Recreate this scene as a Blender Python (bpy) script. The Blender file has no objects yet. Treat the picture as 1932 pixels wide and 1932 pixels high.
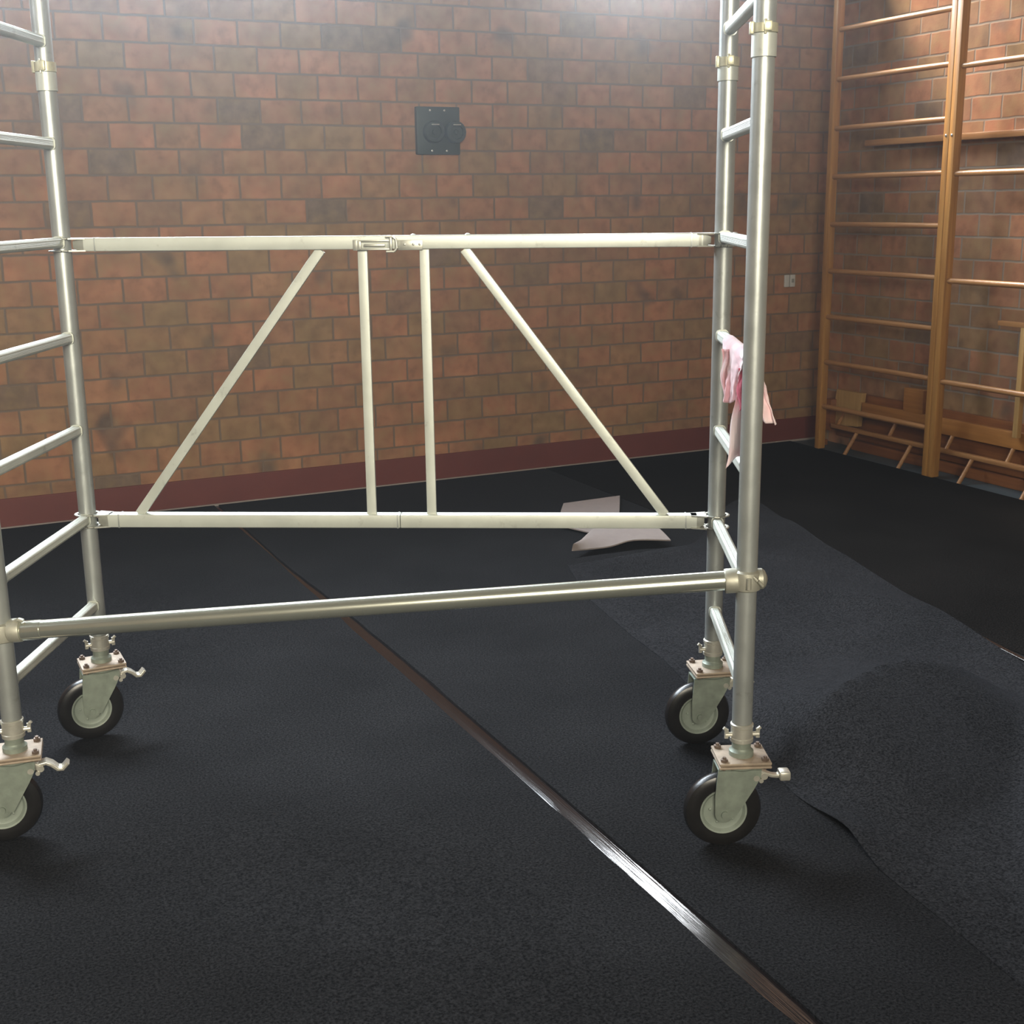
import bpy, bmesh, math, random
from mathutils import Vector, Matrix, noise
random.seed(7)
S = bpy.context.scene
COL = S.collection
PI = math.pi

# ------------------------------------------------------------------ camera
cam = bpy.data.cameras.new('camera'); cam.lens = 44.56; cam.sensor_width = 36; cam.clip_start = .02
co = bpy.data.objects.new('camera', cam); COL.objects.link(co)
co.matrix_world = Matrix(((0.900962, 0.114089, -0.418631, -2.58),
                          (-0.43371, 0.208369, -0.876629, -6.971),
                          (-0.012784, 0.971373, 0.237214, 1.621),
                          (0, 0, 0, 1)))
S.camera = co

# ------------------------------------------------------------------ world
W = bpy.data.worlds.new('world'); S.world = W; W.use_nodes = True
wn = W.node_tree.nodes; wl = W.node_tree.links
wn['Background'].inputs[0].default_value = (.75, .85, 1, 1)
wn['Background'].inputs[1].default_value = 0.0
vs = wn.new('ShaderNodeVolumeScatter')  # thin haze added to stand in for lens glare below the windows
vs.inputs['Color'].default_value = (.93, .97, 1, 1)
vs.inputs['Density'].default_value = 0.0185
vs.inputs['Anisotropy'].default_value = 0.92
wl.new(vs.outputs[0], wn['World Output'].inputs['Volume'])

# ------------------------------------------------------------------ lights
def area(name, loc, target, sx, sy, power, color, spread=180):
    l = bpy.data.lights.new(name, 'AREA'); l.shape = 'RECTANGLE'; l.size = sx; l.size_y = sy
    l.energy = power; l.color = color; l.spread = math.radians(spread)
    o = bpy.data.objects.new(name, l); COL.objects.link(o)
    d = Vector(target) - Vector(loc)
    o.location = loc; o.rotation_euler = d.to_track_quat('-Z', 'Y').to_euler()
    return o
# daylight entering by the clerestory above the back wall
area('window_daylight', (-1.9, .25, 3.7), (-1.6, -3.6, .8), 4.2, 1.1, 240, (.80, .91, 1), 118)
area('sky_daylight', (-1.8, 1.4, 5.2), (-.9, -4.2, .2), 5.0, 1.4, 240, (.84, .92, 1), 110)
area('window_daylight', (1.75, .20, 3.36), (1.0, -4.2, 0), 1.0, .5, 48, (.92, .96, 1), 110)
# steep daylight raking down on the right wall past the window sill
sp = bpy.data.lights.new('raking_daylight', 'SPOT'); sp.energy = 3300; sp.color = (1, .80, .60)
sp.spot_size = math.radians(28); sp.spot_blend = .7; sp.shadow_soft_size = .30
so_ = bpy.data.objects.new('raking_daylight', sp); COL.objects.link(so_); so_.location = (2.35, 1.3, 5.55)
so_.rotation_euler = (Vector((3.12, -1.5, 2.45)) - so_.location).to_track_quat('-Z', 'Y').to_euler()
# unseen warm fill light from the far end of the hall, behind the camera
area('room_fill', (-3.6, -10.2, 3.0), (-1.9, 0, 1.3), 3.0, 1.6, 155, (1, .92, .74), 80)
area('room_fill', (-5.9, -3.4, 3.6), (-1.5, -3.2, 1.6), 1.6, 1.2, 38, (.93, .96, 1))  # cool side light added at left to brighten the posts' left edges

S.view_settings.view_transform = 'Standard'; S.view_settings.look = 'None'
S.view_settings.gamma = 1; S.view_settings.use_curve_mapping = False
S.view_settings.exposure = 0.0

# ------------------------------------------------------------------ materials
def newmat(name):
    m = bpy.data.materials.new(name); m.use_nodes = True
    return m, m.node_tree.nodes, m.node_tree.links, m.node_tree.nodes['Principled BSDF']

def mat(name, c, rough=.6, metal=0., var=.12, vscale=8., bump=0., bscale=200., spec=None, rvar=0., scuff=0.):
    m, n, l, b = newmat(name)
    b.inputs['Roughness'].default_value = rough; b.inputs['Metallic'].default_value = metal
    if spec is not None: b.inputs['Specular IOR Level'].default_value = spec
    tc = n.new('ShaderNodeTexCoord'); nz = n.new('ShaderNodeTexNoise'); nz.inputs['Scale'].default_value = vscale
    nz.inputs['Detail'].default_value = 5
    l.new(tc.outputs['Object'], nz.inputs['Vector'])
    mx = n.new('ShaderNodeMix'); mx.data_type = 'RGBA'
    l.new(nz.outputs['Fac'], mx.inputs['Factor'])
    mx.inputs['A'].default_value = (*[max(0, x*(1-var)) for x in c], 1)
    mx.inputs['B'].default_value = (*[min(1, x*(1+var)) for x in c], 1)
    l.new(mx.outputs['Result'], b.inputs['Base Color'])
    if scuff:
        sc = n.new('ShaderNodeTexNoise'); sc.inputs['Scale'].default_value = 22; sc.inputs['Detail'].default_value = 6
        sc.inputs['Roughness'].default_value = .7; l.new(tc.outputs['Object'], sc.inputs['Vector'])
        sr = n.new('ShaderNodeMapRange'); l.new(sc.outputs['Fac'], sr.inputs['Value'])
        sr.inputs['From Min'].default_value = .60; sr.inputs['From Max'].default_value = .72; sr.inputs['To Max'].default_value = scuff
        sm_ = n.new('ShaderNodeMix'); sm_.data_type = 'RGBA'; l.new(sr.outputs[0], sm_.inputs['Factor'])
        l.new(mx.outputs['Result'], sm_.inputs['A']); sm_.inputs['B'].default_value = (.24, .235, .21, 1)
        l.new(sm_.outputs['Result'], b.inputs['Base Color'])
    if rvar:
        mr = n.new('ShaderNodeMapRange'); l.new(nz.outputs['Fac'], mr.inputs['Value'])
        mr.inputs['To Min'].default_value = rough-rvar; mr.inputs['To Max'].default_value = rough+rvar
        l.new(mr.outputs[0], b.inputs['Roughness'])
    if bump:
        n2 = n.new('ShaderNodeTexNoise'); n2.inputs['Scale'].default_value = bscale; n2.inputs['Detail'].default_value = 3
        l.new(tc.outputs['Object'], n2.inputs['Vector'])
        bp = n.new('ShaderNodeBump'); bp.inputs['Strength'].default_value = bump; bp.inputs['Distance'].default_value = .002
        l.new(n2.outputs['Fac'], bp.inputs['Height']); l.new(bp.outputs[0], b.inputs['Normal'])
    return m

def mnode(n, l, op, a, b=None, c=None):
    x = n.new('ShaderNodeMath'); x.operation = op
    for i, v in enumerate((a, b, c)):
        if v is None: continue
        if isinstance(v, (int, float)): x.inputs[i].default_value = v
        else: l.new(v, x.inputs[i])
    return x.outputs[0]

def brick_mat(name, axis, off=0., mortar=(.185, .135, .10)):
    """Large red clay bricks; every brick gets its own fired colour."""
    BL, BH, G = .2285, .1305, .009
    m, n, l, b = newmat(name)
    tc = n.new('ShaderNodeTexCoord'); sx = n.new('ShaderNodeSeparateXYZ'); l.new(tc.outputs['Object'], sx.inputs[0])
    wob = n.new('ShaderNodeTexNoise'); wob.inputs['Scale'].default_value = 9; l.new(tc.outputs['Object'], wob.inputs['Vector'])
    wv = mnode(n, l, 'MULTIPLY', mnode(n, l, 'SUBTRACT', wob.outputs['Fac'], .5), .010)
    u = mnode(n, l, 'ADD', sx.outputs[axis], 20.0 + off); u = mnode(n, l, 'ADD', u, wv)
    v = mnode(n, l, 'ADD', mnode(n, l, 'ADD', sx.outputs[2], -.348 + 40*BH), wv)
    row = mnode(n, l, 'FLOOR', mnode(n, l, 'DIVIDE', v, BH))
    fv = mnode(n, l, 'FRACT', mnode(n, l, 'DIVIDE', v, BH))
    wr = n.new('ShaderNodeTexWhiteNoise'); wr.noise_dimensions = '1D'; l.new(row, wr.inputs['W'])
    sh = mnode(n, l, 'ADD', mnode(n, l, 'MULTIPLY', row, .5), mnode(n, l, 'MULTIPLY', wr.outputs['Value'], .22))
    uu = mnode(n, l, 'ADD', mnode(n, l, 'DIVIDE', u, BL), sh)
    colm = mnode(n, l, 'FLOOR', uu); fu = mnode(n, l, 'FRACT', uu)
    # distance to joint, metres
    du = mnode(n, l, 'MULTIPLY', mnode(n, l, 'MINIMUM', fu, mnode(n, l, 'SUBTRACT', 1., fu)), BL)
    dv = mnode(n, l, 'MULTIPLY', mnode(n, l, 'MINIMUM', fv, mnode(n, l, 'SUBTRACT', 1., fv)), BH)
    dd = mnode(n, l, 'MINIMUM', du, dv)
    face = n.new('ShaderNodeMapRange'); l.new(dd, face.inputs['Value'])
    face.inputs['From Min'].default_value = G*.35; face.inputs['From Max'].default_value = G*.9
    cx = n.new('ShaderNodeCombineXYZ'); l.new(colm, cx.inputs[0]); l.new(row, cx.inputs[1])
    wn_ = n.new('ShaderNodeTexWhiteNoise'); wn_.noise_dimensions = '2D'; l.new(cx.outputs[0], wn_.inputs['Vector'])
    rp = n.new('ShaderNodeValToRGB'); l.new(wn_.outputs['Value'], rp.inputs[0])
    rp.color_ramp.interpolation = 'LINEAR'
    stops = [(0., (.20, .14, .10)), (.02, (.22, .145, .10)), (.06, (.30, .165, .095)), (.3, (.37, .18, .10)),
             (.55, (.43, .195, .105)), (.75, (.34, .185, .095)), (.92, (.31, .195, .10)), (1., (.45, .21, .115))]
    e = rp.color_ramp.elements
    e[0].position, e[0].color = stops[0][0], (*stops[0][1], 1)
    e[1].position, e[1].color = 1., (*stops[-1][1], 1)
    for p_, c_ in stops[1:-1]:
        k = e.new(p_); k.color = (*c_, 1)
    ol = n.new('ShaderNodeTexNoise'); ol.inputs['Scale'].default_value = 7; ol.inputs['Detail'].default_value = 7
    ol.inputs['Roughness'].default_value = .65
    l.new(tc.outputs['Object'], ol.inputs['Vector'])
    om = n.new('ShaderNodeMapRange'); l.new(ol.outputs['Fac'], om.inputs['Value'])
    om.inputs['From Min'].default_value = .45; om.inputs['From Max'].default_value = .68; om.inputs['To Max'].default_value = .75
    omix = n.new('ShaderNodeMix'); omix.data_type = 'RGBA'; l.new(om.outputs[0], omix.inputs['Factor'])
    l.new(rp.outputs[0], omix.inputs['A']); omix.inputs['B'].default_value = (.225, .155, .075, 1)
    dk = n.new('ShaderNodeTexNoise'); dk.inputs['Scale'].default_value = 3.4; dk.inputs['Detail'].default_value = 2
    l.new(tc.outputs['Object'], dk.inputs['Vector'])
    dm = n.new('ShaderNodeMapRange'); l.new(dk.outputs['Fac'], dm.inputs['Value'])
    dm.inputs['From Min'].default_value = .63; dm.inputs['From Max'].default_value = .74; dm.inputs['To Max'].default_value = .75
    dmx = n.new('ShaderNodeMix'); dmx.data_type = 'RGBA'; l.new(dm.outputs[0], dmx.inputs['Factor'])
    l.new(omix.outputs['Result'], dmx.inputs['A']); dmx.inputs['B'].default_value = (.11, .085, .07, 1)
    big = n.new('ShaderNodeTexNoise'); big.inputs['Scale'].default_value = 14; big.inputs['Detail'].default_value = 6
    l.new(tc.outputs['Object'], big.inputs['Vector'])
    mr = n.new('ShaderNodeMapRange'); l.new(big.outputs['Fac'], mr.inputs['Value'])
    mr.inputs['From Min'].default_value = .3; mr.inputs['From Max'].default_value = .7
    mr.inputs['To Min'].default_value = .72; mr.inputs['To Max'].default_value = 1.25
    mul = n.new('ShaderNodeMix'); mul.data_type = 'RGBA'; mul.blend_type = 'MULTIPLY'; mul.inputs['Factor'].default_value = 1
    l.new(dmx.outputs['Result'], mul.inputs['A']); l.new(mr.outputs[0], mul.inputs['B'])
    mort = n.new('ShaderNodeMix'); mort.data_type = 'RGBA'; l.new(face.outputs[0], mort.inputs['Factor'])
    mort.inputs['A'].default_value = (*mortar, 1); l.new(mul.outputs['Result'], mort.inputs['B'])
    l.new(mort.outputs['Result'], b.inputs['Base Color'])
    b.inputs['Roughness'].default_value = .75; b.inputs['Specular IOR Level'].default_value = .35
    fine = n.new('ShaderNodeTexNoise'); fine.inputs['Scale'].default_value = 70; fine.inputs['Detail'].default_value = 4
    l.new(tc.outputs['Object'], fine.inputs['Vector'])
    h = mnode(n, l, 'ADD', face.outputs[0], mnode(n, l, 'MULTIPLY', fine.outputs['Fac'], .5))
    bp = n.new('ShaderNodeBump'); bp.inputs['Strength'].default_value = .45; bp.inputs['Distance'].default_value = .003
    l.new(h, bp.inputs['Height']); l.new(bp.outputs[0], b.inputs['Normal'])
    return m

def wood_mat(name, c1, c2, axis, rough=.38):
    m, n, l, b = newmat(name)
    tc = n.new('ShaderNodeTexCoord'); mp = n.new('ShaderNodeMapping'); l.new(tc.outputs['Object'], mp.inputs['Vector'])
    sc = [28, 28, 28]; sc[axis] = 1.3; mp.inputs['Scale'].default_value = sc
    nz = n.new('ShaderNodeTexNoise'); nz.inputs['Scale'].default_value = 1.6; nz.inputs['Detail'].default_value = 7
    nz.inputs['Distortion'].default_value = .6
    l.new(mp.outputs[0], nz.inputs['Vector'])
    rp = n.new('ShaderNodeValToRGB'); l.new(nz.outputs['Fac'], rp.inputs[0])
    rp.color_ramp.elements[0].position = .35; rp.color_ramp.elements[0].color = (*c1, 1)
    rp.color_ramp.elements[1].position = .7; rp.color_ramp.elements[1].color = (*c2, 1)
    l.new(rp.outputs[0], b.inputs['Base Color']); b.inputs['Roughness'].default_value = rough
    b.inputs['Coat Weight'].default_value = .25; b.inputs['Coat Roughness'].default_value = .25
    return m

def carpet_mat(name, c, sheen=.3):
    m, n, l, b = newmat(name)
    tc = n.new('ShaderNodeTexCoord')
    nz = n.new('ShaderNodeTexNoise'); nz.inputs['Scale'].default_value = 150; nz.inputs['Detail'].default_value = 4
    nz.inputs['Roughness'].default_value = .7
    l.new(tc.outputs['Object'], nz.inputs['Vector'])
    n2 = n.new('ShaderNodeTexNoise'); n2.inputs['Scale'].default_value = 2.2; n2.inputs['Detail'].default_value = 5
    l.new(tc.outputs['Object'], n2.inputs['Vector'])
    rp = n.new('ShaderNodeValToRGB'); l.new(nz.outputs['Fac'], rp.inputs[0])
    rp.color_ramp.elements[0].position = .36; rp.color_ramp.elements[0].color = (*[x*.3 for x in c], 1)
    rp.color_ramp.elements[1].position = .66; rp.color_ramp.elements[1].color = (*[x*2.0 for x in c], 1)
    mr = n.new('ShaderNodeMapRange'); l.new(n2.outputs['Fac'], mr.inputs['Value'])
    mr.inputs['From Min'].default_value = .3; mr.inputs['From Max'].default_value = .7
    mr.inputs['To Min'].default_value = .82; mr.inputs['To Max'].default_value = 1.18
    mul = n.new('ShaderNodeMix'); mul.data_type = 'RGBA'; mul.blend_type = 'MULTIPLY'; mul.inputs['Factor'].default_value = 1
    l.new(rp.outputs[0], mul.inputs['A']); l.new(mr.outputs[0], mul.inputs['B'])
    l.new(mul.outputs['Result'], b.inputs['Base Color'])
    b.inputs['Roughness'].default_value = .95; b.inputs['Specular IOR Level'].default_value = .02
    b.inputs['Sheen Weight'].default_value = sheen; b.inputs['Sheen Roughness'].default_value = .5
    b.inputs['Sheen Tint'].default_value = (.7, .8, 1, 1)
    bp = n.new('ShaderNodeBump'); bp.inputs['Strength'].default_value = .8; bp.inputs['Distance'].default_value = .003
    l.new(nz.outputs['Fac'], bp.inputs['Height']); l.new(bp.outputs[0], b.inputs['Normal'])
    return m

M = dict(
    brick_back=brick_mat('brick_back', 0), brick_right=brick_mat('brick_right', 1, .07, (.27, .225, .18)),
    baseboard=mat('baseboard_paint', (.155, .037, .029), .6, var=.15),
    plaster=mat('plaster', (.42, .40, .36), .8),
    vinyl=mat('blue_vinyl', (.055, .085, .10), .45, var=.2),
    carpet=carpet_mat('carpet_charcoal', (.0138, .0135, .0142), .02),
    carpet_lt=carpet_mat('carpet_charcoal_loose', (.0185, .0183, .0198), .02),
    carpet_dk=carpet_mat('carpet_dark_pile', (.0100, .0090, .0085), .0),
    backing=mat('carpet_backing', (.34, .29, .27), .9, var=.1, vscale=30),
    alu=mat('aluminium', (.43, .45, .43), .38, .6, .14, 16, .12, 60, rvar=.08, scuff=.55),
    alu_bright=mat('aluminium_rail', (.55, .57, .51), .42, .4, .12, 12, .08, 60, rvar=.08, scuff=.45),
    alu_tube=mat('aluminium_tube', (.70, .72, .62), .22, .85, .08, 10),
    cast=mat('cast_fitting', (.42, .41, .34), .5, .5, .25, 40, .2, 90),
    zinc=mat('zinc_fork', (.235, .27, .225), .5, .3, .4, 40, .15, 90),
    clip=mat('brass_clip', (.58, .55, .38), .4, .5, .3, 60),
    plate=mat('tan_plate', (.36, .285, .215), .6, .2, .35, 50, .3, 90, scuff=.6),
    bolt=mat('dark_bolt', (.20, .15, .12), .5, .6, .3, 80),
    rubber=mat('rubber', (.014, .013, .013), .30, 0, .3, 30),
    hub=mat('wheel_hub', (.27, .31, .265), .5, .2, .2, 40),
    lever=mat('lever_steel', (.62, .60, .52), .35, .6, .2, 50),
    latch=mat('latch_steel', (.42, .42, .37), .4, .6, .2, 50),
    pole_wood=wood_mat('varnished_upright', (.36, .17, .045), (.52, .27, .075), 2),
    rung_wood=wood_mat('varnished_rung', (.33, .155, .058), (.46, .245, .10), 1, .32),
    dark_wood=wood_mat('brown_board', (.20, .07, .025), (.30, .115, .035), 1),
    plank_wood=wood_mat('orange_plank', (.36, .155, .04), (.48, .22, .06), 1),
    light_wood=wood_mat('pale_block', (.44, .27, .10), (.56, .36, .15), 2),
    box=mat('grey_green_box', (.045, .058, .058), .5, .2, .2, 20),
    boxd=mat('box_fitting', (.06, .075, .078), .4, .4, .2, 20),
    screw=mat('screw', (.7, .7, .66), .3, .8),
    white=mat('white_plastic', (.62, .62, .60), .4),
    grey=mat('grey_plastic', (.30, .30, .28), .5),
    glassframe=mat('window_frame', (.5, .5, .5), .5),
)
# pink cloth
m, n_, l_, b_ = newmat('pink_cloth')
tc = n_.new('ShaderNodeTexCoord'); nz = n_.new('ShaderNodeTexNoise'); nz.inputs['Scale'].default_value = 9
nz.inputs['Detail'].default_value = 3; l_.new(tc.outputs['Object'], nz.inputs['Vector'])
rp = n_.new('ShaderNodeValToRGB'); l_.new(nz.outputs['Fac'], rp.inputs[0])
rp.color_ramp.elements[0].position = .38; rp.color_ramp.elements[0].color = (.80, .47, .50, 1)
rp.color_ramp.elements[1].position = .60; rp.color_ramp.elements[1].color = (.88, .72, .72, 1)
l_.new(rp.outputs[0], b_.inputs['Base Color']); b_.inputs['Roughness'].default_value = .85
b_.inputs['Sheen Weight'].default_value = .3
M['cloth'] = m
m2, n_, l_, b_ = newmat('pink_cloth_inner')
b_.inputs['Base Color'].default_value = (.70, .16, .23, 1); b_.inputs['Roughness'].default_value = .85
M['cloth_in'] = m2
# black glossy tape
m, n_, l_, b_ = newmat('black_tape')
b_.inputs['Base Color'].default_value = (.012, .009, .009, 1); b_.inputs['Roughness'].default_value = .11
tc = n_.new('ShaderNodeTexCoord'); mp = n_.new('ShaderNodeMapping'); mp.inputs['Scale'].default_value = (110, 1.1, 1)
l_.new(tc.outputs['Object'], mp.inputs[0]); nz = n_.new('ShaderNodeTexNoise'); nz.inputs['Scale'].default_value = 1.5
nz.inputs['Detail'].default_value = 3
l_.new(mp.outputs[0], nz.inputs['Vector']); bp = n_.new('ShaderNodeBump'); bp.inputs['Strength'].default_value = .30
bp.inputs['Distance'].default_value = .004
l_.new(nz.outputs['Fac'], bp.inputs['Height']); l_.new(bp.outputs[0], b_.inputs['Normal'])
M['tape'] = m

# ------------------------------------------------------------------ mesh helpers
def frame(d):
    d = Vector(d).normalized(); a = Vector((0, 0, 1)) if abs(d.z) < .9 else Vector((1, 0, 0))
    u = a.cross(d).normalized(); v = d.cross(u).normalized()
    return u, v
def sweep(bm, pts, prof, cap=True, up=None):
    """sweep a closed 2D profile along a polyline"""
    pts = [Vector(p) for p in pts]; rings = []
    for i, p in enumerate(pts):
        d = (pts[min(i+1, len(pts)-1)] - pts[max(i-1, 0)]).normalized()
        if up is not None:
            v = Vector(up); v = (v - d*v.dot(d)).normalized(); u = v.cross(d).normalized()
        else: u, v = frame(d)
        pr = prof(i) if callable(prof) else prof
        rings.append([bm.verts.new(p + u*a + v*b) for a, b in pr])
    k = len(rings[0])
    for r0, r1 in zip(rings, rings[1:]):
        for j in range(k): bm.faces.new((r0[j], r0[(j+1) % k], r1[(j+1) % k], r1[j]))
    if cap: bm.faces.new(rings[0][::-1]); bm.faces.new(rings[-1])
def circ(r, n=24): return [(r*math.cos(2*PI*i/n), r*math.sin(2*PI*i/n)) for i in range(n)]
def rrect(w, h, r, k=4):
    out = []
    for cx, cy, a0 in ((w/2-r, h/2-r, 0), (-w/2+r, h/2-r, 90), (-w/2+r, -h/2+r, 180), (w/2-r, -h/2+r, 270)):
        for i in range(k+1):
            a = math.radians(a0 + 90*i/k); out.append((cx + r*math.cos(a), cy + r*math.sin(a)))
    return out
def tube(bm, a, b, r, n=24, r2=None):
    pr = [circ(r, n), circ(r2 if r2 else r, n)]
    sweep(bm, [a, b], lambda i: pr[i])
def bar(bm, a, b, w, h, r=.002, up=(0, 0, 1)):   # w sideways, h along up
    sweep(bm, [a, b], rrect(w, h, r, 3), up=up)
def lathe(bm, prof, origin, axis, n=40):
    """prof: (radius, distance along axis)"""
    axis = Vector(axis).normalized(); u, v = frame(axis); o = Vector(origin); rings = []
    for r, h in prof:
        rings.append([bm.verts.new(o + axis*h + (u*math.cos(2*PI*i/n) + v*math.sin(2*PI*i/n))*max(r, 1e-4)) for i in range(n)])
    for r0, r1 in zip(rings, rings[1:]):
        for j in range(n): bm.faces.new((r0[j], r0[(j+1) % n], r1[(j+1) % n], r1[j]))
    bm.faces.new(rings[0][::-1]); bm.faces.new(rings[-1])
def box(bm, x0, x1, y0, y1, z0, z1, r=.0):
    vs_ = [bm.verts.new((x, y, z)) for x in (x0, x1) for y in (y0, y1) for z in (z0, z1)]
    f = [(0, 1, 3, 2), (4, 6, 7, 5), (0, 4, 5, 1), (2, 3, 7, 6), (0, 2, 6, 4), (1, 5, 7, 3)]
    fs = [bm.faces.new([vs_[i] for i in q]) for q in f]
    if r:
        es = list({e for q in fs for e in q.edges})
        bmesh.ops.bevel(bm, geom=es, offset=r, segments=2, affect='EDGES', profile=.5)
def prism(bm, pts, y0, y1):   # polygon in xz extruded along y
    a = [bm.verts.new((x, y0, z)) for x, z in pts]; b = [bm.verts.new((x, y1, z)) for x, z in pts]
    k = len(pts); bm.faces.new(a); bm.faces.new(b[::-1])
    for i in range(k): bm.faces.new((a[i], b[i], b[(i+1) % k], a[(i+1) % k]))
def obj(name, bm, m, parent=None, smooth=True, mats=None):
    bmesh.ops.recalc_face_normals(bm, faces=bm.faces)
    me = bpy.data.meshes.new(name); bm.to_mesh(me); bm.free()
    for x in (mats or [m]): me.materials.append(x)
    if smooth:
        for p in me.polygons: p.use_smooth = True
        me.set_sharp_from_angle(angle=math.radians(26))
    o = bpy.data.objects.new(name, me); COL.objects.link(o)
    if parent: o.parent = parent
    return o
def B(): return bmesh.new()
def thing(name, label, cat, loc=(0, 0, 0), rz=0, group=None):
    o = bpy.data.objects.new(name, None); COL.objects.link(o); o.empty_display_size = .1
    o.location = loc; o.rotation_euler = (0, 0, rz); o['label'] = label; o['category'] = cat
    if group: o['group'] = group
    return o
def tag(o, label, cat, group=None):
    o['label'] = label; o['category'] = cat
    if group: o['group'] = group
    return o
def struct(o): o['kind'] = 'structure'; return o

# ------------------------------------------------------------------ the hall
XR, XL, YB, YF, ZC = 3.12, -6.5, 0., -11.5, 5.4
SILL = 3.02
bm = B(); box(bm, XL-.2, XR+.2, 0, .22, -.1, SILL); box(bm, 2.42, XR+.2, 0, .22, SILL, 3.58); struct(obj('wall_back', bm, M['brick_back'], smooth=False))  # upper box: raised pier added out of view to cut the raking light
bm = B(); box(bm, XR, XR+.2, YF-.2, 0, -.1, ZC+.1); struct(obj('wall_right', bm, M['brick_right'], smooth=False))
bm = B(); box(bm, XL-.2, XL, YF-.2, .2, -.1, ZC+.1); struct(obj('wall_left', bm, M['brick_right'], smooth=False))
bm = B(); box(bm, XL-.2, XR+.2, YF-.2, YF, -.1, ZC+.1); struct(obj('wall_front', bm, M['plaster'], smooth=False))
bm = B(); box(bm, XL-.2, XR+.2, YF-.2, .2, ZC, ZC+.15); struct(obj('ceiling', bm, M['plaster'], smooth=False))
bm = B(); box(bm, XL-.2, XR+.2, YF-.2, .2, -.12, -.009); struct(obj('floor', bm, M['vinyl'], smooth=False))
bm = B(); box(bm, XL, XR, -.016, .0, -.009, .152, .003); struct(obj('baseboard_back', bm, M['baseboard'], smooth=False))
bm = B(); box(bm, XL, XR, -.03, -.016, -.009, .004, .002); struct(obj('trim_1', bm, M['backing'], smooth=False))
# clerestory frame above the back wall
bm = B()
box(bm, XL, XR, .06, .14, SILL, SILL+.06, .004); box(bm, XL, XR, .06, .14, ZC-.06, ZC, .004)
x = XL
while x < XR - .3:
    box(bm, x, x+.05, .06, .14, SILL, ZC, .004); x += 1.9
struct(obj('window_1', bm, M['glassframe'], smooth=False))

# ------------------------------------------------------------------ carpets
def sheet(name, m, outline_fn, nu, nv, thick, zf, parent=None, mats=None, under=None):
    """outline_fn(u,v)->(x,y); zf(x,y,u,v)->height of the top face"""
    bm = B(); top = []; bot = []
    for j in range(nv+1):
        tr, br = [], []
        for i in range(nu+1):
            u, v = i/nu, j/nv; x, y = outline_fn(u, v); z = zf(x, y, u, v)
            tr.append(bm.verts.new((x, y, z))); br.append(bm.verts.new((x, y, max(z-thick, -.0085))))
        top.append(tr); bot.append(br)
    def q(a, b, c, d, mi=0):
        f = bm.faces.new((a, b, c, d)); f.material_index = mi
    for j in range(nv):
        for i in range(nu):
            q(top[j][i], top[j][i+1], top[j+1][i+1], top[j+1][i])
            q(bot[j][i], bot[j+1][i], bot[j+1][i+1], bot[j][i+1], 1 if under else 0)
    for i in range(nu):
        q(top[0][i], bot[0][i], bot[0][i+1], top[0][i+1]); q(top[nv][i], top[nv][i+1], bot[nv][i+1], bot[nv][i])
    for j in range(nv):
        q(top[j][0], top[j+1][0], bot[j+1][0], bot[j][0]); q(top[j][nu], bot[j][nu], bot[j+1][nu], top[j+1][nu])
    return obj(name, bm, m, parent, mats=[m, under] if under else None)

def lerp(t, pts):
    if t <= pts[0][0]: return pts[0][1]
    for (a, x), (b, y) in zip(pts, pts[1:]):
        if t <= b:
            k = (t-a)/(b-a); return x + (y-x)*k
    return pts[-1][1]
def sm(a, b, x):
    t = max(0, min(1, (x-a)/(b-a))); return t*t*(3-2*t)
def nz2(x, y, s=1., k=0.): return noise.noise(Vector((x*s, y*s, k)))

def left_edge(y): return -1.110 + .016*sm(4.9, 5.6, -y) + .010*nz2(0, y, 1.3, 3) + .004*nz2(0, y, 6, 3)
def mid_edge(y): return -1.052 - .010*sm(4.6, 5.4, -y) - .034*(1-sm(1.0, 3.0, -y)) + .012*nz2(0, y, 1.1, 9) + .004*nz2(0, y, 5, 9)
# carpet under the left half of the scaffold
tag(sheet('carpet_strip', M['carpet'],
          lambda u, v: (XL+.02 + (left_edge(-.04-v*11.2)-XL-.02)*(1-(1-u)**1.6), -.04-v*11.2), 60, 160, .007,
          lambda x, y, u, v: .0 + .006*max(0, nz2(x, y, .9, 1))*min(1, (1-u)*8)*(1 if x > -5 else 0)),
    'charcoal carpet strip left of the glossy black taped seam, under the left casters', 'carpet')
tag(sheet('carpet_strip', M['carpet'],
          lambda u, v: (mid_edge(-.04-v*11.2) + (.96-mid_edge(-.04-v*11.2))*u, -.04-v*11.2), 50, 160, .007,
          lambda x, y, u, v: .0 + .0*max(0, nz2(x, y, 1.1, 5))*min(1, u*8)*min(1, (1-u)*8)),
    'charcoal carpet strip right of the glossy black taped seam, running to the back wall', 'carpet')
tag(sheet('carpet_strip', M['carpet_dk'],
          lambda u, v: (.968 + (2.862-.968)*u, -.04-v*11.2), 40, 140, .007,
          lambda x, y, u, v: .0),
    'nearly black carpet strip on the floor in front of the wooden wall bars', 'carpet')
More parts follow.
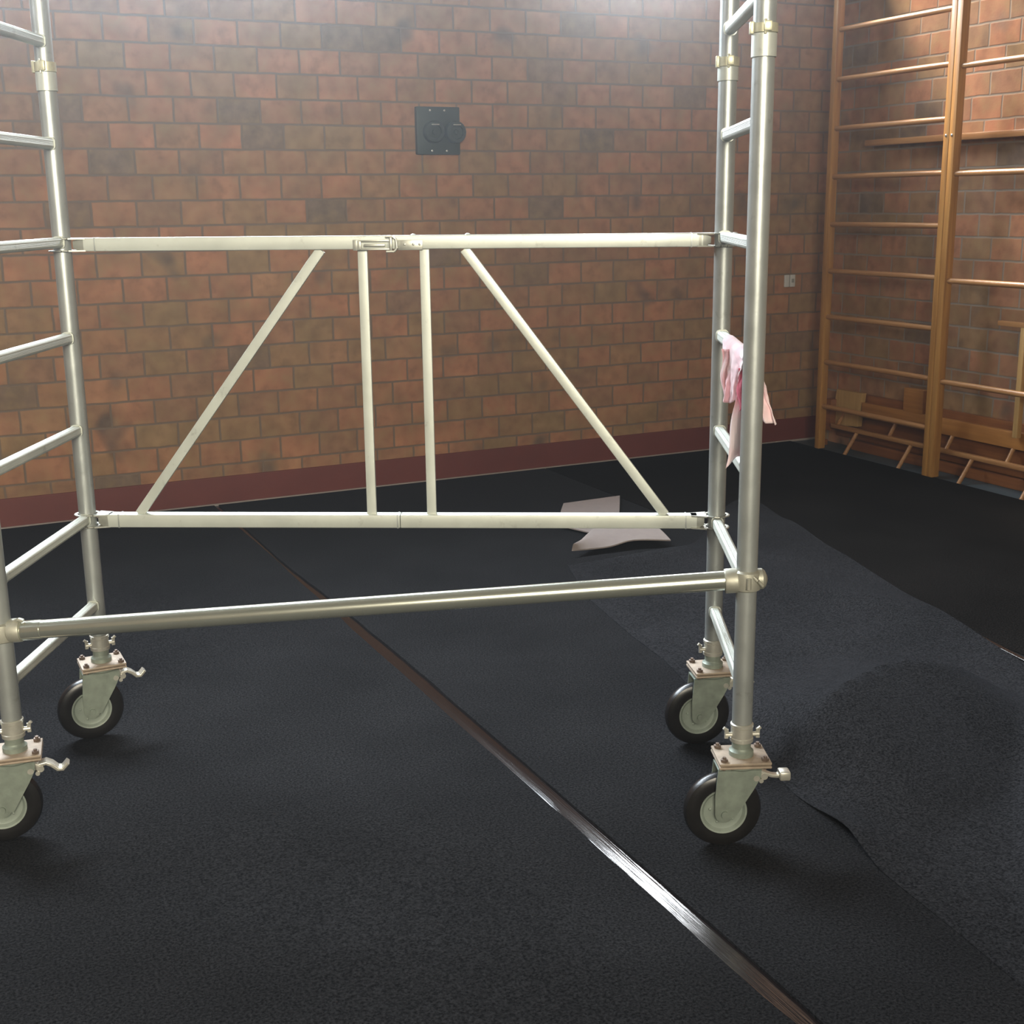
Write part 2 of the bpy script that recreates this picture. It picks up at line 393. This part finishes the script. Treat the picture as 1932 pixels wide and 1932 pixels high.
# the loose carpet lying over them, its edges lifted here and there
LE = [(2.02, .06), (2.5, -.10), (3.0, -.185), (3.3, -.22), (3.8, -.34), (4.37, -.472), (4.62, -.50), (4.8, -.545), (5.1, -.578), (5.4, -.62), (8., -.95)]
RE = [(1.30, 1.62), (1.6, 1.52), (2.0, 1.38), (2.5, 1.28), (3.05, 1.115), (3.47, .985), (3.9, .90), (5., .68), (8., .1)]
def loose(u, v):
    s0 = 2.04 - .74*sm(.45, 1, u) ; s = s0 + (8.0-s0)*(v**1.25)
    a, b = lerp(s, LE), lerp(s, RE)
    return a + (b-a)*u, -s
def hump(x, y, cx, cy, ang, la, lb, h):
    dx, dy = x-cx, y-cy; c, s = math.cos(ang), math.sin(ang)
    a = (dx*c + dy*s)/la; b = (-dx*s + dy*c)/lb
    return h*math.exp(-(a*a+b*b))
def loosez(x, y, u, v):
    z = .0022
    s_ = -y
    # tent-shaped fold: long back slope, crisp ridge, steep slope towards the viewer
    rs = 4.02 + .30*abs(x-.18)                       # the ridge line
    if s_ < rs: t = max(0, 1-(rs-s_)/.55)**1.6
    else: t = max(0, 1-(s_-rs)/.58)
    z += .17*t*math.exp(-((x-.10)/.42)**4)*sm(.0, .12, u)
    # second rise right of the crease
    d = (x-.36)*.671 + (y+4.36)*(-.742)
    z += .15*sm(.0, .26, d)*sm(3.9, 4.4, s_)*(1-sm(5.2, 6.2, s_))*sm(.05, .35, u)*(1-sm(.72, 1, u))
    z += hump(x, y, -.51, -4.60, math.radians(-78), .14, .09, .026)     # lifted lip at the cut
    z += hump(x, y, .95, -3.3, math.radians(-75), .9, .14, .03)          # wave along the right edge
    z += hump(x, y, 1.38, -2.0, math.radians(-70), .6, .12, .03)
    z += hump(x, y, .55, -2.12, 0, .30, .10, .02)
    z += .006*max(0, nz2(x, y, 1.6, 4))*min(1, u*5)
    return max(z, .0022)
tag(sheet('loose_carpet', M['carpet_lt'], loose, 110, 230, .002, loosez),
    'rumpled loose charcoal carpet with a raised fold, lying right of the front right caster', 'carpet')
# glossy tape in the seams
def tape(name, x0, x1, y0, y1, z, label):
    bm = B(); n = 160; prev = None
    for i in range(n+1):
        y = y0 + (y1-y0)*i/n
        row = []
        for j in range(7):
            t = j/6; x = x0 + (x1-x0)*t
            row.append(bm.verts.new((x, y, z + .0012*math.sin(t*PI) + .0008*nz2(x*14, y, 2.2, 2) + .008*math.exp(-((y+3.65)/.6)**2)*math.sin(t*PI)**3)))
        row += [bm.verts.new((x1, y, -.0088)), bm.verts.new((x0, y, -.0088))]
        if prev:
            for k in range(9): bm.faces.new((prev[k], prev[(k+1) % 9], row[(k+1) % 9], row[k]))
        else: bm.faces.new(row)
        prev = row
    bm.faces.new(prev[::-1])
    return tag(obj(name, bm, M['tape']), label, 'tape')
tape('seam_tape', -1.132, -1.032, -.06, -7.2, -.0078, 'glossy black tape running along the long open carpet seam across the foreground')
bm = B()
for i in range(12):
    t0, t1 = i/12, (i+1)/12
sweep(bm, [(.99, -3.44, .006), (.968, -3.56, .010), (.945, -3.70, .008), (.915, -3.9, .006), (.87, -4.2, .006)], rrect(.022, .006, .0025), up=(0, 0, 1))
tag(obj('tape_strip', bm, M['tape']), 'short shiny tape strip at the right rim of the rumpled loose carpet', 'tape')

# carpet offcut with pale backing turned up
bm = B()
def strip_sheet(name, rowA, rowB, nu, thick, m, under, parent=None, mid=None):
    """ruled sheet between two polylines (lists of 3D points with equal length)"""
    def at(row, t):
        k = t*(len(row)-1); i = min(int(k), len(row)-2); f = k-i
        p0, p1, p2, p3 = Vector(row[max(i-1, 0)]), Vector(row[i]), Vector(row[i+1]), Vector(row[min(i+2, len(row)-1)])
        return .5*((2*p1) + (-p0+p2)*f + (2*p0-5*p1+4*p2-p3)*f*f + (-p0+3*p1-3*p2+p3)*f**3)
    bm = B(); T = []; Bt = []; nv = 10
    for j in range(nv+1):
        r = []; r2 = []
        for i in range(nu+1):
            a, b = at(rowA, i/nu), at(rowB, i/nu); v = j/nv
            p = a.lerp(b, v)
            if mid: p.z += mid*math.sin(v*PI)
            r.append(bm.verts.new(p)); r2.append(bm.verts.new((p.x, p.y, p.z-thick)))
        T.append(r); Bt.append(r2)
    def q(*a, mi=0):
        f = bm.faces.new(a); f.material_index = mi
    for j in range(nv):
        for i in range(nu):
            q(T[j][i], T[j][i+1], T[j+1][i+1], T[j+1][i]); q(Bt[j][i], Bt[j+1][i], Bt[j+1][i+1], Bt[j][i+1], mi=1)
    for i in range(nu):
        q(T[0][i], Bt[0][i], Bt[0][i+1], T[0][i+1]); q(T[nv][i], T[nv][i+1], Bt[nv][i+1], Bt[nv][i])
    for j in range(nv):
        q(T[j][0], T[j+1][0], Bt[j+1][0], Bt[j][0]); q(T[j][nu], Bt[j][nu], Bt[j+1][nu], T[j+1][nu])
    return obj(name, bm, m, parent, mats=[m, under])
off = thing('carpet_offcut', 'curled carpet offcut with pale underside turned up, on the carpet behind the brace', 'carpet offcut', (.5, -1.6, .001))
o_ = Vector((.5, -1.6, .001))
def L3(pts): return [tuple(Vector(p)-o_) for p in pts]
strip_sheet('flat_piece', L3([(.345, -1.44, .018), (.46, -1.2, .018), (.585, -1.0, .018)]),
            L3([(.44, -1.72, .018), (.66, -1.46, .018), (.95, -.985, .018)]), 16, .006, M['backing'], M['carpet'], off)
strip_sheet('curled_flap', L3([(.17, -1.90, .050), (.36, -1.74, .075), (.52, -1.60, .085), (.66, -1.70, .07)]),
            L3([(.14, -1.92, .035), (.33, -1.93, .030), (.47, -1.93, .045), (.645, -1.985, .035)]), 24, .006, M['backing'], M['carpet'], off, mid=.018)

# ------------------------------------------------------------------ scaffold (local frame: x along, y back)
SCA = thing('mobile_scaffold', 'aluminium mobile scaffold tower on four casters standing on the dark carpet', 'scaffold',
            (-2.434, -3.635, 0), math.radians(-28.134))
PO = dict(FL=(0, 0), FR=(1.8828, 0), BL=(-.0112, .6628), BR=(1.8802, .6316))
PR = .0255
JO = dict(FL=(1.94, 1.99, 2.015), FR=(1.927, 1.979, 2.0), BL=(1.939, 1.991, 2.018), BR=(1.932, 1.97, 1.995))
def post(key):
    x, y = PO[key]; zj0, zj1, zj2 = JO[key]
    bm = B()
    lathe(bm, [(PR*.9, .335), (PR, .337), (PR, zj0-.0015), (PR-.0015, zj0-.001), (PR-.0015, zj0+.001), (PR, zj0+.0015), (PR, 3.05)],
          (x, y, 0), (0, 0, 1), 36)
    u = obj('upright', bm, M['alu'], SCA)
    bm = B(); lathe(bm, [(PR+.0002, zj0+.001), (PR+.0028, zj0+.002), (PR+.0028, zj1-.001), (PR+.0002, zj1)], (x, y, 0), (0, 0, 1), 36)
    obj('joint_sleeve', bm, M['alu_bright'], u)
    bm = B(); lathe(bm, [(PR+.001, zj1), (PR+.0045, zj1+.001), (PR+.0045, zj2-.001), (PR+.001, zj2)], (x, y, 0), (0, 0, 1), 36)
    box(bm, x-.034, x-.024, y-.014, y+.004, zj1-.002, zj2+.003, .002)
    box(bm, x-.006, x+.012, y-.036, y-.026, zj1+.002, zj2+.002, .002)
    tube(bm, (x-.002, y-.031, zj1-.004), (x-.002, y-.031, zj2+.006), .003, 10)
    obj('spring_clip', bm, M['clip'], u)
for k in ('BL', 'BR', 'FL', 'FR'): post(k)
def ribbed(w, r, ribs=.0006):
    base = rrect(w, w, r, 5); out = []
    for i, (a, b) in enumerate(base): out.append((a, b))
    # fluted flats
    res = []
    n = len(out)
    for i in range(n):
        a, b = out[i], out[(i+1) % n]; res.append(a)
        L = math.hypot(b[0]-a[0], b[1]-a[1])
        if L > .006:
            for k in range(1, 8):
                t = k/8; px, py = a[0]+(b[0]-a[0])*t, a[1]+(b[1]-a[1])*t
                s = 1 - (ribs/(w/2) if k % 2 else 0); res.append((px*s, py*s))
    return res
RP = ribbed(.030, .009)
def rung(fk, bk, z):
    a, b = Vector((*PO[fk], z)), Vector((*PO[bk], z)); d = (b-a).normalized()
    bm = B(); sweep(bm, [a + d*(PR-.006), b - d*(PR-.006)], RP, up=(0, 0, 1))
    for p, s in ((a + d*(PR-.004), 1), (b - d*(PR-.004), -1)):
        sweep(bm, [p, p + d*s*.006], rrect(.036, .036, .012, 5), up=(0, 0, 1))     # weld bead
    obj('rung', bm, M['alu_bright'], SCA)
for i in range(-3, 7):
    rung('FR', 'BR', 2.0655-.2728*i); rung('FL', 'BL', 2.0713-.2728*i)

# folding brace between the back posts
bl, br = Vector((*PO['BL'], 0)), Vector((*PO['BR'], 0))
def bp(x, z, dy=0): return Vector((x, bl.y + (br.y-bl.y)*(x-bl.x)/(br.x-bl.x) + dy, z))
def claw(parent, key, side, z, h):
    x, y = PO[key]; bm = B()
    for zz in (z+h/2-.002, z-h/2+.002):
        pts = []
        for i in range(13):
            a = math.radians(20 + 320*i/12); a = a if side > 0 else PI - a
            pts.append((x + .034*math.cos(a), y + .034*math.sin(a)))
        for i in range(12):
            bar(bm, (*pts[i], zz), (*pts[i+1], zz), .010, .004, .0015)
        # tapering cheek to the rail
        prof = [(x + side*.075, y-.020), (x + side*.030, y-.032), (x + side*.030, y+.032), (x + side*.075, y+.020)]
        a = [bm.verts.new((px, py, zz+.002)) for px, py in prof]; b = [bm.verts.new((px, py, zz-.002)) for px, py in prof]
        bm.faces.new(a); bm.faces.new(b[::-1])
        for i in range(4): bm.faces.new((a[i], b[i], b[(i+1) % 4], a[(i+1) % 4]))
    sweep(bm, [(x+side*.036, y, z), (x+side*.050, y, z), (x+side*.070, y, z)], lambda i: rrect([.022, .030, .033][i], [h*.55, h*.86, h*.97][i], .003, 3), up=(0, 0, 1))
    obj('post_claw', bm, M['latch'], parent)
def rail(z0, z1, h, d, split=.946):
    bm = B()
    a, b, c = bp(.058, z0), bp(split, (z0+z1)/2), bp(1.822, z1)
    bar(bm, a, b - Vector((.0012, 0, 0)), d, h, .003); bar(bm, b + Vector((.0012, 0, 0)), c, d, h, .003)
    r = obj('brace_rail', bm, M['alu_bright'], SCA)
    for xx, zz in ((a.x+.035, z0), (c.x-.03, z1), (split-.006, (z0+z1)/2)):
        bm = B(); bar(bm, bp(xx-.004, zz), bp(xx, zz), d+.003, h+.002, .001); obj('rail_band', bm, M['alu'], r)
    claw(r, 'BL', 1, z0, h); claw(r, 'BR', -1, z1, h)
    return r
top = rail(1.519, 1.513, .038, .034)
low = rail(.703, .703, .040, .040)
for (x0, z0, x1, z1) in ((.742, 1.497, .152, .722), (.862, 1.495, .859, .722), (1.039, 1.495, 1.039, .722), (1.153, 1.495, 1.729, .722)):
    bm = B(); bar(bm, bp(x0, z0), bp(x1, z1), .028, .014, .002, up=(0, -1, 0)); obj('brace_strut', bm, M['alu_bright'], SCA)
# over-centre latch on the top rail
yl = bp(.9, 0).y - .017
bm = B()
for zz in (1.5205, 1.4975): box(bm, .856, .945, yl-.009, yl, zz-.0025, zz+.0025, .001)
box(bm, .852, .862, yl-.009, yl, 1.495, 1.523, .001)
box(bm, .870, .930, yl-.010, yl-.004, 1.505, 1.512, .001)
box(bm, .838, .858, yl-.004, yl, 1.494, 1.524, .001)
lt = obj('latch', bm, M['latch'], top)
bm = B()
pts = [(.932, 1.532), (.952, 1.532), (.962, 1.524), (.964, 1.500), (.956, 1.491), (.934, 1.491)]
for a, b in zip(pts, pts[1:]): bar(bm, (a[0], yl-.010, a[1]), (b[0], yl-.010, b[1]), .006, .012, .002, up=(0, -1, 0))
box(bm, .943, .951, yl-.016, yl-.004, 1.492, 1.531, .002)
obj('latch_hook', bm, M['latch'], top)
bm = B(); box(bm, .966, 1.036, yl-.004, yl+.001, 1.494, 1.522, .001)
for xx in (.985, 1.010, 1.028): lathe(bm, [(.0035, 0), (.0035, .002), (.001, .003)], (xx, yl-.004, 1.510), (0, -1, 0), 12)
obj('latch_plate', bm, M['latch'], top)
for xx in (1.008, 1.163):
    bm = B(); lathe(bm, [(.009, -.001), (.007, .003), (.002, .005)], bp(xx, 1.534), (0, 0, 1), 14); obj('rivet_head', bm, M['alu_bright'], top)

# lower tube clamped to the front uprights
zl, zr = .575, .7125
bm = B(); tube(bm, (.028, 0, zl), (1.855, 0, zr), .024, 32)
bt = obj('base_tube', bm, M['alu_tube'], SCA)
bm = B(); d = Vector((1.827, 0, zr-zl)).normalized(); p0 = Vector((.028, 0, zl))
tube(bm, p0 + d*.0, p0 + d*.078, .0252, 32); obj('tube_end_ring', bm, M['alu_tube'], bt)
def clamp(x, z, s):
    bm = B()
    lathe(bm, [(.0262, -.026), (.034, -.022), (.036, -.008), (.036, .008), (.034, .022), (.0262, .026)], (x, 0, z), (0, 0, 1), 32)
    dd = Vector((s, 0, s*.0755)).normalized()
    lathe(bm, [(.027, .018), (.031, .024), (.031, .050), (.0295, .054), (.025, .055)], (x, 0, z), dd, 32)
    lathe(bm, [(.026, .020), (.026, .038), (.020, .045), (.008, .050)], (x, 0, z), -dd, 24)
    tube(bm, (x, -.040, z-.014), (x, -.040, z+.014), .006, 12)
    c = obj('clamp', bm, M['cast'], bt)
    bm = B()
    pts = [(x+s*.040, -.010, z+.030), (x+s*.052, -.012, z+.036), (x+s*.064, -.012, z+.032)] if s > 0 else [(x-s*.012, -.028, z+.016), (x-s*.022, -.030, z+.006), (x-s*.034, -.026, z-.008)]
    for a, b in zip(pts, pts[1:]): bar(bm, a, b, .014, .008, .003)
    obj('clamp_latch', bm, M['cast'], c)
clamp(0, zl, 1); clamp(PO['FR'][0], zr, -1)

# ---- casters
def caster(key, yaw, lev=0):
    x, y = PO[key]; R = Matrix.Translation((x, y, 0)) @ Matrix.Rotation(math.radians(yaw), 4, 'Z')
    tr = -.045
    def fin(name, bm, m, parent):
        bmesh.ops.transform(bm, matrix=R, verts=bm.verts); return obj(name, bm, m, parent)
    # fork with bearing saddle
    bm = B()
    pl = [(-.064, .222), (.047, .222), (.045, .198), (.028, .165), (-.018, .088)]
    for i in range(9):
        a = math.radians(-25 - 150*i/8); pl.append((tr + .024*math.cos(a), .1 + .024*math.sin(a)))
    pl += [(-.070, .15)]
    for s in (-1, 1):
        prism(bm, pl, s*.029, s*.033)
    box(bm, -.064, .047, -.033, .033, .217, .222, .0015)
    lathe(bm, [(.030, .222), (.048, .2235), (.050, .227), (.046, .231), (.03, .231)], (-.004, 0, 0), (0, 0, 1), 32)
    lathe(bm, [(.009, -.040), (.009, -.034), (.012, -.034), (.012, .034), (.009, .034), (.009, .040)], (tr, 0, .1), (0, 1, 0), 16)
    f = fin('caster_fork', bm, M['zinc'], SCA)
    # tyre + hub
    bm = B()
    tp = [(.060, -.019), (.072, -.021), (.086, -.0205), (.095, -.016), (.0995, -.006), (.1, 0), (.0995, .006), (.095, .016), (.086, .0205), (.072, .021), (.060, .019)]
    n = 64; rings = []
    for r, h in tp:
        rings.append([bm.verts.new((tr + r*math.cos(2*PI*i/n), h, .1006 + r*math.sin(2*PI*i/n))) for i in range(n)])
    rings.append(rings[0])
    for r0, r1 in zip(rings, rings[1:]):
        for j in range(n): bm.faces.new((r0[j], r0[(j+1) % n], r1[(j+1) % n], r1[j]))
    fin('tyre', bm, M['rubber'], f)
    bm = B()
    hp = [(.018, -.026), (.020, -.024), (.020, -.014), (.040, -.011), (.050, -.0135), (.056, -.020), (.0605, -.021), (.0605, .021), (.056, .020), (.050, .0135), (.040, .011), (.020, .014), (.020, .024), (.018, .026)]
    lathe(bm, hp, (tr, 0, .1006), (0, 1, 0), 48)
    for i in range(5):
        a = 2*PI*i/5 + .5; lathe(bm, [(.0035, 0), (.0035, .003), (.001, .0045)], (tr + .034*math.cos(a), -.0118, .1006 + .034*math.sin(a)), (0, -1, 0), 10)
    fin('wheel_hub', bm, M['hub'], f)
    # plates
    bm = B(); box(bm, -.066, .066, -.058, .058, .2335, .2395, .0015); box(bm, -.066, .066, -.058, .058, .2425, .2495, .002)
    p = fin('mounting_plate', bm, M['plate'], f)
    for sx in (-1, 1):
        for sy in (-1, 1):
            bm = B(); px, py = sx*.052, sy*.043
            lathe(bm, [(.0045, .227), (.0045, .262)], (px, py, 0), (0, 0, 1), 12)
            lathe(bm, [(.0092, .2497), (.0098, .251), (.0098, .256), (.0085, .257)], (px, py, 0), (0, 0, 1), 6)
            fin('bolt', bm, M['bolt'], f)
    # stem and adjusting collar
    bm = B(); lathe(bm, [(.031, .249), (.031, .262), (.026, .266), (.024, .27), (.024, .345)], (0, 0, 0), (0, 0, 1), 32)
    fin('stem', bm, M['zinc'], f)
    bm = B(); lathe(bm, [(.026, .286), (.0295, .288), (.0295, .297), (.0275, .299), (.0275, .325), (.029, .327), (.029, .334), (.026, .336)], (0, 0, 0), (0, 0, 1), 32)
    for s in (-1, 1):
        tube(bm, (s*.026, -.004, .306), (s*.043, -.004, .306), .006, 12)
        bar(bm, (s*.040, -.004, .296), (s*.040, -.004, .320), .010, .008, .002, up=(0, 1, 0))
        bar(bm, (s*.040, -.004, .318), (s*.047, -.004, .324), .008, .008, .002, up=(0, 1, 0))
    fin('adjusting_collar', bm, M['lever'], f)
    # brake lever
    bm = B()
    tube(bm, (.034, -.034, .196), (.034, .034, .196), .008, 14)
    bar(bm, (.030, 0, .207), (.062, 0, .194), .034, .020, .005)
    tube(bm, (.050, -.020, .182), (.050, .020, .182), .006, 12)
    tube(bm, (.058, -.018, .193), (.058, .018, .193), .009, 14)
    if lev == 0:
        sweep(bm, [(.055, 0, .203), (.072, 0, .206), (.086, 0, .198), (.100, 0, .184), (.112, 0, .183), (.126, 0, .198)], rrect(.034, .010, .003), up=(0, 0, 1))
    else:
        sweep(bm, [(.055, 0, .200), (.078, 0, .190), (.094, 0, .188), (.100, 0, .190)], rrect(.018, .009, .002), up=(0, 0, 1))
        box(bm, .098, .127, -.018, .018, .178, .202, .005)
    fin('brake_lever', bm, M['lever'], f)
caster('FL', 20); caster('BL', 29); caster('BR', 10); caster('FR', 5, 1)

# ------------------------------------------------------------------ pink cloth over the rung
cl = B(); NU, NV = 40, 60; T = []
zr_ = 2.0655-.2728*3
def cloth_pt(u, v):
    y = .05 + .40*u
    l1 = lerp(u, [(0, .10), (.3, .12), (.6, .135), (.85, .135), (1, .10)])
    l2 = lerp(u, [(0, .17), (.25, .165), (.5, .12), (.8, .10), (1, .05)])
    r = .0175
    if abs(v) < .14:
        a = v/.14*PI/2; x = math.sin(a)*r; z = math.cos(a)*r; k = 0; yy = y
    else:
        k = (abs(v)-.14)/.86; s = -1 if v < 0 else 1; L = l1 if v < 0 else l2
        z = -L*k
        if v < 0:
            x = -r + k*(.010 - .026*u); yy = y + (.20-y)*.55*sm(0, .8, k)
        else:
            x = r*(1-1.2*u*k) + k*(.060 - .070*u); yy = y + (.12-y)*.93*sm(0, .7, k)
        w = min(1, k*2)*(.0045*math.sin(u*15 + 1.3*math.sin(v*3)) + .003*math.sin(u*29+v*5))
        x += w + .004*nz2(u*8, v*8, 1, 3); yy += w*1.4
    if k == 0: z += .0015*abs(math.sin(u*40))
    return (PO['FR'][0] - .0015 + x, yy, zr_ + z)
for j in range(NV+1):
    T.append([cl.verts.new(cloth_pt(i/NU, -1 + 2*j/NV)) for i in range(NU+1)])
for j in range(NV):
    for i in range(NU): cl.faces.new((T[j][i], T[j][i+1], T[j+1][i+1], T[j+1][i]))
clo = obj('pink_cloth', cl, M['cloth']); clo.location = SCA.location; clo.rotation_euler = SCA.rotation_euler
md = clo.modifiers.new('s', 'SOLIDIFY'); md.thickness = .0018; md.offset = 0
tag(clo, 'crumpled pink cloth hanging over a rung of the right scaffold ladder frame', 'cloth')
# a narrow tail of the cloth and its deeper pink inner fold
def flap(name, m, xa, xb, y, z0, z1, taper, label=None, shift=0.):
    fb = B(); T = []
    for j in range(25):
        v = j/24; row = []
        for i in range(13):
            u = i/12; c = (xa+xb)/2; x = c + (xa + (xb-xa)*u - c)*(1 - (1-taper)*v) + shift*v**1.5
            row.append(fb.verts.new((x + .003*math.sin(v*9), y + .007*math.sin(u*9+v*4) + .05*v*(u-.5), z0 + (z1-z0)*v*(1-.10*math.sin(u*PI)))))
        T.append(row)
    for j in range(24):
        for i in range(12): fb.faces.new((T[j][i], T[j][i+1], T[j+1][i+1], T[j+1][i]))
    ff = obj(name, fb, m, clo); md = ff.modifiers.new('s', 'SOLIDIFY'); md.thickness = .0018; md.offset = -1
    if label: ff['label'] = label
flap('tail', M['cloth'], 1.842, 1.868, .30, 1.245, 1.112, .6)
flap('front_flap', M['cloth'], 1.864, 1.905, .11, 1.215, .975, 1.75, None, -.016)
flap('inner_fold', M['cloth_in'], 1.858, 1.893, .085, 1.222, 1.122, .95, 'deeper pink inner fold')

# ------------------------------------------------------------------ wall bars
XF, XK = 2.842, 2.897
def wall_bars(label, s0, s1, zs, group):
    t = thing('wall_bars', label, 'wall bars', (2.87, -(s0+s1)/2, 0), 0, None)
    ox, oy = 2.87, -(s0+s1)/2
    ups = []
    for s in (s0, s1-.0425):
        bm = B(); box(bm, XF-ox, XK-ox, -(s+.0425)-oy, -s-oy, 0.0004, 3.05, .004)
        u = obj('upright', bm, M['pole_wood'], t); ups.append((u, s))
    for z in zs:
        bm = B(); ya, yb = -(s0+.03)-oy, -(s1-.03)-oy
        lathe(bm, [(.0155, 0), (.0168, .2), (.0168, abs(yb-ya)-.2), (.0155, abs(yb-ya))], (0, ya, z), (0, -1, 0), 20)
        obj('rung', bm, M['rung_wood'], t)
    return t, ups, (ox, oy)
t1, u1, o1 = wall_bars('tall wooden wall bars with close rungs, standing nearest the room corner', .322, 1.364, [.285+.2935*i for i in range(10)], None)
t2, u2, o2 = wall_bars('wooden wall bars with widely spaced rungs, right of the double upright', 1.366, 2.42, [.572, 1.153, 1.747, 2.322, 2.90], None)
for (u, s), o in ((u1[1], o1), (u2[0], o2)):
    bm = B(); lathe(bm, [(.008, 0), (.008, .003), (.004, .005)], (XF-o[0], -(s+.021)-o[1], 1.955), (-1, 0, 0), 14)
    k = obj('bolt', bm, M['screw'], u); k['label'] = 'bright steel bolt head'
# wall bracket boards joining bars to the wall
for tt, o, ss in ((t1, o1, (.345, 1.33)), (t2, o2, (1.40, 2.39))):
    for s in ss:
        for z in (2.95,):
            bm = B(); box(bm, XK-o[0], XR-o[0]-.001, -(s+.02)-o[1], -(s-.01)-o[1], z-.04, z+.04, .004)
            obj('wall_bracket', bm, M['dark_wood'], tt)
# batten on the wall behind
bm = B(); box(bm, XR-.085, XR-.0005, -3.4, -.44, 1.936, 1.974, .006)
tag(obj('wall_batten', bm, M['rung_wood']), 'horizontal wooden batten fixed to the right brick wall behind the wall bars', 'batten')

# ------------------------------------------------------------------ gym ladder stored on its side under the bars
G = thing('gym_ladder', 'wooden gym ladder apparatus lying along the right wall behind the wall bars', 'gym apparatus', (3.0, -1.3, 0))
gx, gy = 3.0, -1.3
def gb(name, m, x0, x1, s0, s1, z0, z1, r=.004):
    bm = B(); box(bm, x0-gx, x1-gx, -s1-gy, -s0-gy, z0, z1, r); return obj(name, bm, M[m], G)
gb('back_board', 'dark_wood', 3.085, 3.115, .245, 2.6, .055, .365)
gb('base_board', 'dark_wood', 3.045, 3.075, .45, 2.6, -.0088, .055)
gb('plank', 'plank_wood', 3.03, 3.07, .55, 2.6, .226, .322)
bm = B(); a = [(.255, .135), (.515, .155), (.545, .380), (.300, .378)]
va = [bm.verts.new((3.03-gx, -s-gy, z)) for s, z in a]; vb = [bm.verts.new((3.07-gx, -s-gy, z)) for s, z in a]
bm.faces.new(va); bm.faces.new(vb[::-1])
for i in range(4): bm.faces.new((va[i], vb[i], vb[(i+1) % 4], va[(i+1) % 4]))
obj('foot_board', bm, M['light_wood'], G, smooth=False)
gb('foot_board', 'plank_wood', 3.03, 3.075, .93, 1.10, .315, .468)
gb('side_rail', 'rung_wood', 2.955, 2.985, .34, 2.6, .130, .160, .006)
for s in (.38, .872, 1.362, 1.83, 2.3):
    bm = B(); tube(bm, (2.972-gx, -s-.012-gy, .150), (3.045-gx, -s+.012-gy, .225), .013, 16); obj('dowel', bm, M['rung_wood'], G)
for s in (.589, 1.087, 1.59, 2.056, 2.55):
    bm = B(); tube(bm, (2.872-gx, -s-gy, -.0085), (2.972-gx, -s-gy, .135), .0125, 16); obj('dowel', bm, M['rung_wood'], G)
for s in (.30,):
    gb('end_block', 'dark_wood', 2.99, 3.02, .20, .245, -.0088, .030)
gb('end_board', 'dark_wood', 2.985, 3.085, .225, .30, .10, .31)
gb('support_post', 'light_wood', 2.985, 3.02, 1.852, 1.888, .30, .915)
gb('crossbar', 'rung_wood', 2.985, 3.02, 1.685, 2.5, .914, .942)

# ------------------------------------------------------------------ wall fittings
bx = thing('socket_box', 'dark grey-green square metal box with two round fittings, high on the back wall', 'wall box', (.31, -.001, 2.02))
bm = B(); box(bm, -.140, .125, -.035, 0, -.128, .132, .006); obj('housing', bm, M['box'], bx)
for xx in (-.045, .088):
    bm = B(); lathe(bm, [(.060, 0), (.060, .035), (.055, .042), (.040, .043), (.037, .034), (.015, .033), (.013, .040), (.004, .041)], (xx, -.034, -.006), (0, -1, 0), 36)
    f = obj('round_fitting', bm, M['boxd'], bx)
    bm = B(); box(bm, xx-.022, xx+.022, -.086, -.074, .030, .036, .001); obj('catch', bm, M['screw'], f)
for xx, zz in ((-.058, .112), (.03, .112), (-.05, -.108), (.04, -.108)):
    bm = B(); lathe(bm, [(.006, 0), (.006, .002), (.002, .004)], (xx, -.035, zz), (0, -1, 0), 12); obj('screw', bm, M['screw'], bx)
so = thing('wall_socket', 'small white double wall socket low on the back wall near the corner', 'socket', (2.83, -.001, 1.087))
bm = B(); box(bm, -.043, -.006, -.012, 0, -.040, .040, .003); box(bm, .002, .043, -.012, 0, -.040, .040, .003); obj('cover_plate', bm, M['white'], so)
bm = B(); box(bm, -.0055, .0015, -.010, 0, -.040, .040, .001); box(bm, .012, .033, -.0135, -.011, -.012, .014, .002); obj('socket_insert', bm, M['grey'], so)
